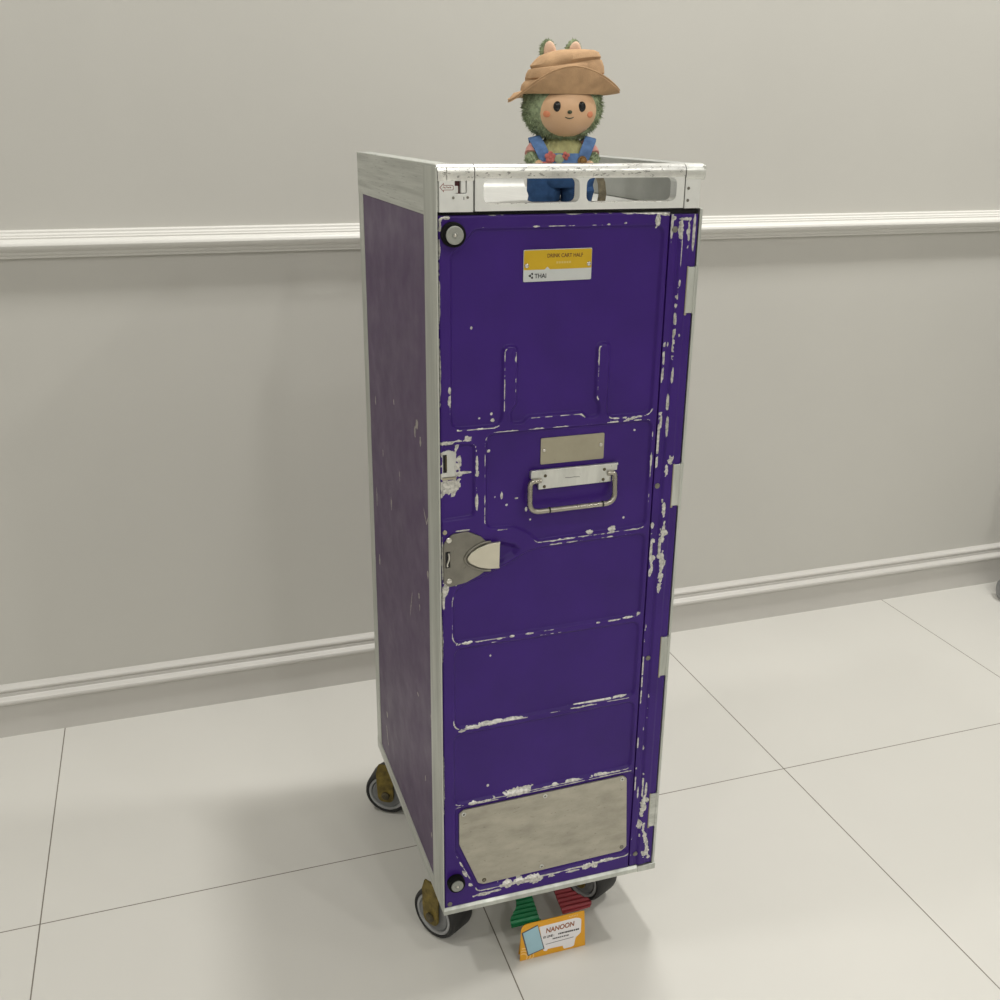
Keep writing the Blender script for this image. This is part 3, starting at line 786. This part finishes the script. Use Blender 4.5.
obj('picture_edge', plate([Cq(1.5, 47.6), Cq(24.6, 55.4), Cq(35.4, 11.6), Cq(11.2, 5.4)], CY-.2, CY+.05), 'card_edge', cb)
obj('blue_picture', plate([Cq(3.6, 46.6), Cq(24.6, 53.6), Cq(33.8, 12.6), Cq(12.4, 7.6)], CY-.3, CY+.05), 'card_blue', cb)
text('lettering', 'NANOON', 11.2, CX+36.5, CY-.2, 38.0, 'nan_ink', cb, .1, width=.80, shear=.12, rot=.035, bold=.32)
text('small_lettering', 'ID LINE :', 5.0, CX+33, CY-.2, 29.6, 'black_ink', cb, .08, width=.84, rot=.02, bold=.16)
rr = random.Random(3); seg = []; u = 55
while u < 84:
    l = rr.uniform(1.2, 2.6); seg.append((CX+u, 31.6, CX+u+l, 31.7, 2.6)); u += l+rr.uniform(.4, .9)
u = 47
while u < 71:
    l = rr.uniform(1.2, 2.4); seg.append((CX+u, 25.4, CX+u+l, 25.5, 2.0)); u += l+rr.uniform(.5, 1)
obj('small_print', strokes(seg, CY-.2, t=.08), 'black_ink', cb)
obj('printed_rule', strokes([(CX+37, 18.6, CX+78, 20, .8)], CY-.2, t=.08), 'grey_ink', cb)
bm = bmesh.new()
for r in (6.5, 11, 15.5):
    pts = [(CX+4+r*math.cos(a), max(.6, 5+r*math.sin(a))) for a in np.linspace(-.7, PI*.9, 22) if CX+4+r*math.cos(a) > CX+1.2]
    for p, q in zip(pts, pts[1:]):
        d = Vector((q[0]-p[0], q[1]-p[1])); nn = Vector((-d.y, d.x)).normalized()*.8 if d.length > 0 else Vector((0, 0))
        plate([(p[0]-nn.x, p[1]-nn.y), (q[0]-nn.x, q[1]-nn.y), (q[0]+nn.x, q[1]+nn.y), (p[0]+nn.x, p[1]+nn.y)], CY-.14, CY+.05, bm=bm)
obj('swirl_print', bm, 'light_orange', cb)
obj('corner_marks', strokes([(CX+70+i*2.3, 56.5-(i % 2)*1.2, CX+71.4+i*2.3, 57, 2.0) for i in range(6)], CY-.2, t=.08), 'light_orange', cb)

# ------------------------------------------------------------------ the plush doll on the top deck (local frame: faces -Y, origin on the deck)
DL = (.172, .098, .985)
doll = thing('plush_doll', DL, 'green plush doll in tan hat and blue overalls standing atop the trolley', 'doll', rz=math.radians(-13))
def DP(name, bm, m, parent=None, smooth=True): return obj(name, bm, m, parent or doll, smooth, local=True)

def tufted(bm, count, ln, seed, keep=None):
    """short tufts of pile standing on the surface"""
    rnd = random.Random(seed); bm.faces.ensure_lookup_table(); bm.normal_update()
    base = [(f.calc_center_median(), f.normal.copy(), [v.co.copy() for v in f.verts]) for f in bm.faces]
    for _ in range(count):
        c, n, vs = rnd.choice(base)
        a, b = rnd.random(), rnd.random()
        if a+b > 1: a, b = 1-a, 1-b
        p = vs[0]+(vs[1]-vs[0])*a+(vs[2]-vs[0])*b
        if keep and not keep(p): continue
        t = n.orthogonal().normalized(); s = n.cross(t); w = rnd.uniform(.5, .9)
        k = rnd.random()*6.28
        ring = [p - n*.5 + (t*math.cos(k+i*2.094)+s*math.sin(k+i*2.094))*w for i in range(3)]
        tip = p + (n + Vector((rnd.uniform(-.6, .6), rnd.uniform(-.6, .6), rnd.uniform(-.7, .3))))*ln*rnd.uniform(.6, 1.2)
        V = [bm.verts.new(q) for q in ring]; tv = bm.verts.new(tip)
        for i in range(3): bm.faces.new((V[i-1], V[i], tv))
    return bm

HZ = 103
fx = 1.5                                     # the face sits a little to the doll's left of centre
inface = lambda p: not (((p.x-fx)/33)**2+((p.z-HZ+3)/27)**2 < 1 and p.y < 0)
bm = ellipsoid((0, 0, HZ), (43.5, 40, 36.5), 4)
for v in bm.verts:
    v.co += v.co.normalized()*0
head = DP('head', tufted(bm, 5200, 3.2, 2, inface), 'fur', smooth=False)
# face: smooth shallow dome
Rt = Matrix.Rotation(0, 4, 'X')
face = DP('face', ellipsoid((fx, -14, HZ-3), (34.5, 31.5, 29), 4), 'face', head)
for s in (-1, 1):
    ec = Vector((fx+s*13.2, -42.4, HZ-.5))
    e = DP('eye', ellipsoid(ec, (4.4, 2.6, 5.4), 3), 'black', head)
    DP('cheek', ellipsoid((fx+s*23.6, -36.0, HZ-8), (4.6, 1.4, 3.6), 3, mat4=Matrix.Rotation(s*.68, 4, 'Z')), 'blush', head)
DP('nose', ellipsoid((fx, -45.6, HZ-6), (2.6, 1.8, 1.9), 3), 'nosegreen', head)
DP('mouth', tube([(fx-5+10*k/8, -44.2+.05*(k-4)**2, HZ-12.4+.11*(k-4)**2) for k in range(9)], .55, 8), 'nosegreen', head)

# hat: crown with soft folds, brim turned up in front
def ang_pt(a, rx, ry, z, cx=0, cy=0): return Vector((cx+rx*math.cos(a), cy+ry*math.sin(a), z))
NA = 72
def ring(rx, ry, z, cx=0, cy=0, tilt=0, wob=0, ph=0):
    out = []
    for i in range(NA):
        a = 2*PI*i/NA
        w = 1+wob*math.sin(3*a+ph)
        p = ang_pt(a, rx*w, ry*w, z, cx, cy); p.z += tilt*math.cos(a)*rx/40 + wob*22*math.sin(2*a+ph); out.append(p)
    return out
crown = [ring(46, 43, 118, 0, 1, 1), ring(46.5, 43.5, 122, 0, 1, 1.5, .01), ring(45.5, 42.5, 127, 0, 1, 2, .012), ring(43.5, 40.5, 130.5, 0, 1, 2.5, .02, 1), ring(42, 39, 131.5, 0, 1, 2.5, .02, 1),
         ring(43.6, 40.6, 134, 1, 1, 3, .02, 2), ring(42.6, 39.6, 140, 1, 1, 4, .02, 2), ring(40, 37, 145, 1, 1, 5, .03, 2.5), ring(37.6, 34.6, 146, 1.5, 1, 5.5, .03, 2.5), ring(38.6, 35.6, 149, 2, 1, 5, .03, 3.4),
         ring(35, 33, 154, 3, 1, 5, .03, 3.4), ring(30, 28, 157.5, 3.5, 1, 4, .02, 3.4), ring(20, 18, 160, 4, 1, 3), ring(8, 8, 161, 4, 1, 1)]
bm = loft(crown, False, True)
# brim
def brim_off(a):
    f = max(0, -math.sin(a)); s = abs(math.cos(a)); b = max(0, math.sin(a))
    up = 23*f**1.5 - 3*b - 2*s**3
    out = 7*f + 17*(1-f)**1.3
    if math.cos(a) < 0: up -= 9*max(0, -math.cos(a-.3))**2; out -= 3*max(0, -math.cos(a))**2
    else: up += 3*s**3; out += 1*s
    return out, up
inner, outs, outer2, inner2 = [], [], [], []
mid = []; mid2 = []
for i in range(NA):
    a = 2*PI*i/NA; o_, u_ = brim_off(a)
    base = ang_pt(a, 45.5, 42.5, 118.6, 0, 1)
    d = Vector((math.cos(a), math.sin(a), 0))
    inner.append(base); mid.append(base+d*o_*.6+Vector((0, 0, u_*(.42 if u_ > 0 else .2)))); outs.append(base+d*o_+Vector((0, 0, u_)))
    outer2.append(base+d*(o_+.4)+Vector((0, 0, u_-1.2-.6))+d*.6); mid2.append(base+d*(o_*.6+.6)+Vector((0, 0, u_*(.42 if u_ > 0 else .2)-2.6))); inner2.append(base+d*.5+Vector((0, 0, -3.4)))
    outs[-1] = outs[-1]+Vector((0, 0, .9))
hat = DP('hat', bm, 'hat')
bm = loft([inner, mid, outs, outer2, mid2, inner2], False, False)
br = DP('hat_brim', bm, 'hat', hat)
DP('brim_piping', tube([p for p in outs]+[outs[0], outs[1]], 1.0, 8), 'hat', hat)
# rounded plush ears poking through the crown
for s, cx_ in ((-1, -15.5), (1, 11.5)):
    mt = Matrix.Rotation(s*.12, 4, 'Y')
    er = DP('ear', tufted(ellipsoid((cx_-1, 6, 157.5), (8.8, 5.4, 14), 3, mat4=mt), 500, 2, 9+s), 'fur', smooth=False)
    DP('inner_ear', ellipsoid((cx_+.8, 1.8, 157), (7.2, 4.4, 12.6), 3, mat4=mt), 'ear', er)

# body: knitted torso with vertical ribs
def torso_ring(z, rx, ry, ribs=0):
    n = 96; return [Vector(((rx+ribs*math.cos(24*2*PI*i/n*1.0))*math.cos(2*PI*i/n), (ry+ribs*math.cos(24*2*PI*i/n))*math.sin(2*PI*i/n), z)) for i in range(n)]
bm = loft([torso_ring(z, rx, ry, .6) for z, rx, ry in ((30, 33, 27), (38, 34, 28), (46, 33, 27), (54, 31, 25), (62, 27, 22), (68, 20, 17), (72, 14, 12))])
body = DP('body', bm, 'sweater')
bm = loft([torso_ring(z, rx, ry) for z, rx, ry in ((66, 17, 15), (70, 16.5, 15), (75, 15, 14))])
DP('collar', bm, 'pink', body)
# overalls: hips, two trouser legs, bib and straps
def leg_ring(cx, cy, z, rx, ry, w=0, ph=0):
    n = 36; return [Vector((cx+rx*(1+w*math.sin(3*2*PI*i/n+ph))*math.cos(2*PI*i/n), cy+ry*(1+w*math.sin(2*2*PI*i/n+ph))*math.sin(2*PI*i/n), z+w*18*math.sin(2*PI*i/n*2+ph))) for i in range(n)]
bm = loft([torso_ring(z, rx, ry) for z, rx, ry in ((18, 30, 25), (22, 34, 28), (30, 36.5, 29.5), (38, 36, 29.5), (42, 35, 29)) ])
ov = DP('overalls', bm, 'pants')
for s in (-1, 1):
    rr_ = [leg_ring(s*18, 0, 34, 18.5, 25, .03, 1), leg_ring(s*18.8, -.5, 27, 19.6, 25, .05, 2.2), leg_ring(s*18.8, -1, 20, 18.6, 23.5, .06, .4), leg_ring(s*18.8, -1, 13.5, 19.4, 23.5, .06, 3), leg_ring(s*18.6, -1, 7, 18, 22, .05, 1.6),
           leg_ring(s*18.4, -1, 3.2, 18.2, 21.6, .02, 4), leg_ring(s*18.4, -1, 2.0, 16, 19.6)]
    lg = DP('trouser_leg', loft(rr_), 'pants', ov)
    DP('foot', ellipsoid((s*18, -4, 2.6), (12, 19, 2.6), 3), 'face', doll)
def patch_on(cx, cz, pts, off, rx, ry, th, name, m, parent):
    """cloth piece wrapped on the torso: (u, z) outline"""
    bm = bmesh.new()
    us = np.linspace(min(p[0] for p in pts), max(p[0] for p in pts), 14)
    top = lambda u: max(0, 1)
    return bm
bib = []
for z, hw in ((38, 26), (44, 24), (50, 22), (54.5, 21)):
    rxx = np.interp(z, [30, 46, 54, 62], [34.5, 34, 32, 28])+1.2; ryy = np.interp(z, [30, 46, 54, 62], [29, 28, 26, 23])+1.4
    row = []
    for i in range(15):
        x = -hw+2*hw*i/14; row.append(Vector((x, -ryy*math.sqrt(max(0, 1-(x/rxx)**2)), z)))
    bib.append(row)
bm = bmesh.new()
Fv = [[bm.verts.new(p) for p in r] for r in bib]; Bk = [[bm.verts.new(p+Vector((0, 2.4, 0))) for p in r] for r in bib]
for L_ in (Fv, Bk):
    for a, b in zip(L_, L_[1:]):
        for i in range(14): bm.faces.new((a[i], a[i+1], b[i+1], b[i]))
for i in range(14):
    bm.faces.new((Fv[0][i], Fv[0][i+1], Bk[0][i+1], Bk[0][i])); bm.faces.new((Fv[-1][i], Fv[-1][i+1], Bk[-1][i+1], Bk[-1][i]))
for j in range(3):
    for e_ in (0, 14): bm.faces.new((Fv[j][e_], Fv[j+1][e_], Bk[j+1][e_], Bk[j][e_]))
DP('bib', bm, 'denim', ov)
def ribbon(path, wid, th, m, name, parent, side=(1, 0, 0)):
    P_ = [Vector(p) for p in path]; rings = []
    for i, p in enumerate(P_):
        d = (P_[min(i+1, len(P_)-1)]-P_[max(i-1, 0)]).normalized(); s = Vector(side); s = (s-d*s.dot(d)).normalized(); n = d.cross(s)
        w = wid[i] if isinstance(wid, (list, tuple)) else wid
        rings.append([p-s*w-n*th, p+s*w-n*th, p+s*w+n*th, p-s*w+n*th])
    return DP(name, loft(rings), m, parent, False)
for s in (-1, 1):
    ribbon(arc_path([(s*20, -24, 46), (s*25, -22, 58), (s*31.5, -12, 70), (s*31, 2, 71), (s*25, 20, 55)], 6, 5), 6.4, 1.2, 'denim', 'shoulder_strap', ov, (1, 0, -.25*s))
DP('strap_button', lathe([(0, 0), (4.6, 0), (5.2, 1), (4.8, 2.2), (3.4, 2.0), (2.6, 3.2), (0, 3.6)], 20, Matrix.Translation((20, -26.6, 47)) @ Matrix.Rotation(PI/2, 4, 'X')), 'button', ov)
# flower patches on the bib
bm = bmesh.new()
for k in range(5):
    a = k*2*PI/5+.3; ellipsoid((-16+3.6*math.cos(a), -28.6, 50.6+3.6*math.sin(a)), (2.9, 1.6, 2.9), 2, bm)
ellipsoid((-16, -29.4, 50.6), (2, 1.4, 2), 2, bm)
DP('flower_patch', bm, 'rose', ov)
bm = bmesh.new()
for k in range(4):
    a = k*PI/2+.3; ellipsoid((1+2.6*math.cos(a), -29, 52+2.6*math.sin(a)), (2.2, 1.4, 2.2), 2, bm)
DP('flower_patch', bm, 'rose', ov)
DP('leaf_patch', ellipsoid((-6, -29, 49), (5.4, 1.5, 5), 3), 'sage', ov)
DP('leaf_patch', ellipsoid((-20, -27.4, 44.5), (6, 1.2, 1.4), 3), 'rose', ov)
# sleeves, arms, hands
for s in (-1, 1):
    ar_ = DP('arm', tufted(tube([(s*25, -2, 62), (s*30, -6, 56), (s*34, -12, 49), (s*32.5, -19, 44), (s*30, -23, 42)], [6, 7.6, 7.6, 7, 5.6], 14), 700, 2.2, 30+s), 'fur', smooth=False)
    DP('sleeve', tube([(s*24, -1, 65), (s*28, -4, 61), (s*32, -8, 55.5), (s*33.6, -10.5, 52)], [6.4, 8.6, 9.2, 9], 18), 'pink', ar_)
    DP('hand', ellipsoid((s*28, -25.5, 43), (5.4, 4.6, 4.4), 3), 'face', ar_)
# hanging woven strap beside the legs
ribbon([(32, 4, 40), (38, -2, 38), (43, -4, 32), (47, -4, 22), (48.5, -4, 11), (47.5, -4, 2)], [3, 3.4, 3.8, 4.2, 4.4, 4.4], 1.2, 'strap', 'side_strap', doll, (1, 0, .4))

# ------------------------------------------------------------------ swivel chair just past the right edge: only one foot comes into view
oc = thing('office_chair', (1.806, .49, 0), 'grey rounded caster foot beside the baseboard at the right border', 'chair')
def OP(n, bm, m, p=None, smooth=True): return obj(n, bm, m, p or oc, smooth, local=True)
a0 = math.atan2(.23, -.206)
bm = bmesh.new(); lathe([(0, 60), (40, 60), (42, 66), (42, 96), (28, 104), (0, 104)], 28, bm=bm)
for k in range(5):
    a = a0+k*2*PI/5; d = Vector((math.cos(a), math.sin(a), 0))
    tube([d*30+Vector((0, 0, 84)), d*160+Vector((0, 0, 76)), d*268+Vector((0, 0, 62)), d*300+Vector((0, 0, 58))], [20, 17, 13, 11], 14, bm)
OP('star_base', bm, 'chair_plastic')
for k in range(5):
    a = a0+k*2*PI/5; c = Vector((300*math.cos(a), 300*math.sin(a), 25))
    bm = bmesh.new()
    for s in (-1, 1):
        lathe([(0, s*4), (23, s*4), (25, s*8), (25, s*18), (21, s*22), (0, s*23)], 26, Matrix.Translation(c) @ Matrix.Rotation(a+.4, 4, 'Z') @ Matrix.Rotation(PI/2, 4, 'Y'), bm)
    tube([c+Vector((0, 0, 10)), c+Vector((0, 0, 38))], 7, 12, bm)
    OP('caster_wheel', bm, 'chair_plastic')
OP('gas_stem', lathe([(0, 95), (26, 95), (26, 260), (16, 262), (16, 410), (0, 410)], 24), 'chair_plastic')
bm = plate(round_poly([(-155, -205), (290, -205), (290, 205), (-155, 205)], 90, 8), 415, 490, 24, tf=lambda a, b, d: (a, b, d))
OP('seat', bm, 'chair_cloth')
bm = plate(round_poly([(-200, 560), (200, 560), (185, 960), (-185, 960)], 70, 8), 300, 345, 14, tf=lambda a, b, d: (d, a, b))
OP('backrest', bm, 'chair_cloth')
OP('back_bar', tube(arc_path([(60, 0, 420), (325, 0, 420), (332, 0, 640)], 60, 6), 16, 12), 'chair_plastic')

# ------------------------------------------------------------------ recessed ceiling downlights (they light the room)
LP = [(-1.15, .15), (.42, .30), (1.9, .15), (-1.15, -1.35), (.42, -1.35), (1.9, -1.35), (-1.15, -2.8), (.42, -2.8), (1.9, -2.8)]
for i, (x, y) in enumerate(LP):
    t = thing('ceiling_downlight', (x, y, HC), 'round white recessed downlight in the ceiling overhead', 'light', 'ceiling downlights')
    obj('lamp_rim', lathe([(74, -1), (74, -8), (92, -8), (96, -4), (96, -1)], 36, caps=False), 'lampwhite', t, True, local=True)
    ld = bpy.data.lights.new('downlight', 'AREA'); ld.shape = 'DISK'; ld.size = .18
    ld.energy = (12, 16.5, 24, 5, 5, 4, 15, 15, 19)[i]; ld.color = (1, .985, .945); ld.spread = math.radians(165)
    lo = bpy.data.objects.new('downlight_lamp', ld); C.objects.link(lo); lo.location = (0, 0, -.012); lo.parent = t

# ------------------------------------------------------------------ camera
cam = bpy.data.cameras.new('camera'); co = bpy.data.objects.new('camera', cam); C.objects.link(co)
co.location = (-.2804, -1.0435, 1.0733); co.rotation_euler = (1.2188, -.0100, -.3213)
cam.sensor_width = 36; cam.lens = 36*1.03452; cam.clip_start = .01
sc = bpy.context.scene; sc.camera = co
w = bpy.data.worlds.new('world'); sc.world = w; w.use_nodes = True
w.node_tree.nodes['Background'].inputs[0].default_value = (.02, .02, .02, 1)
sc.view_settings.view_transform = 'Standard'; sc.view_settings.look = 'None'
sc.view_settings.gamma = 1; sc.view_settings.use_curve_mapping = False
sc.view_settings.exposure = 0.09
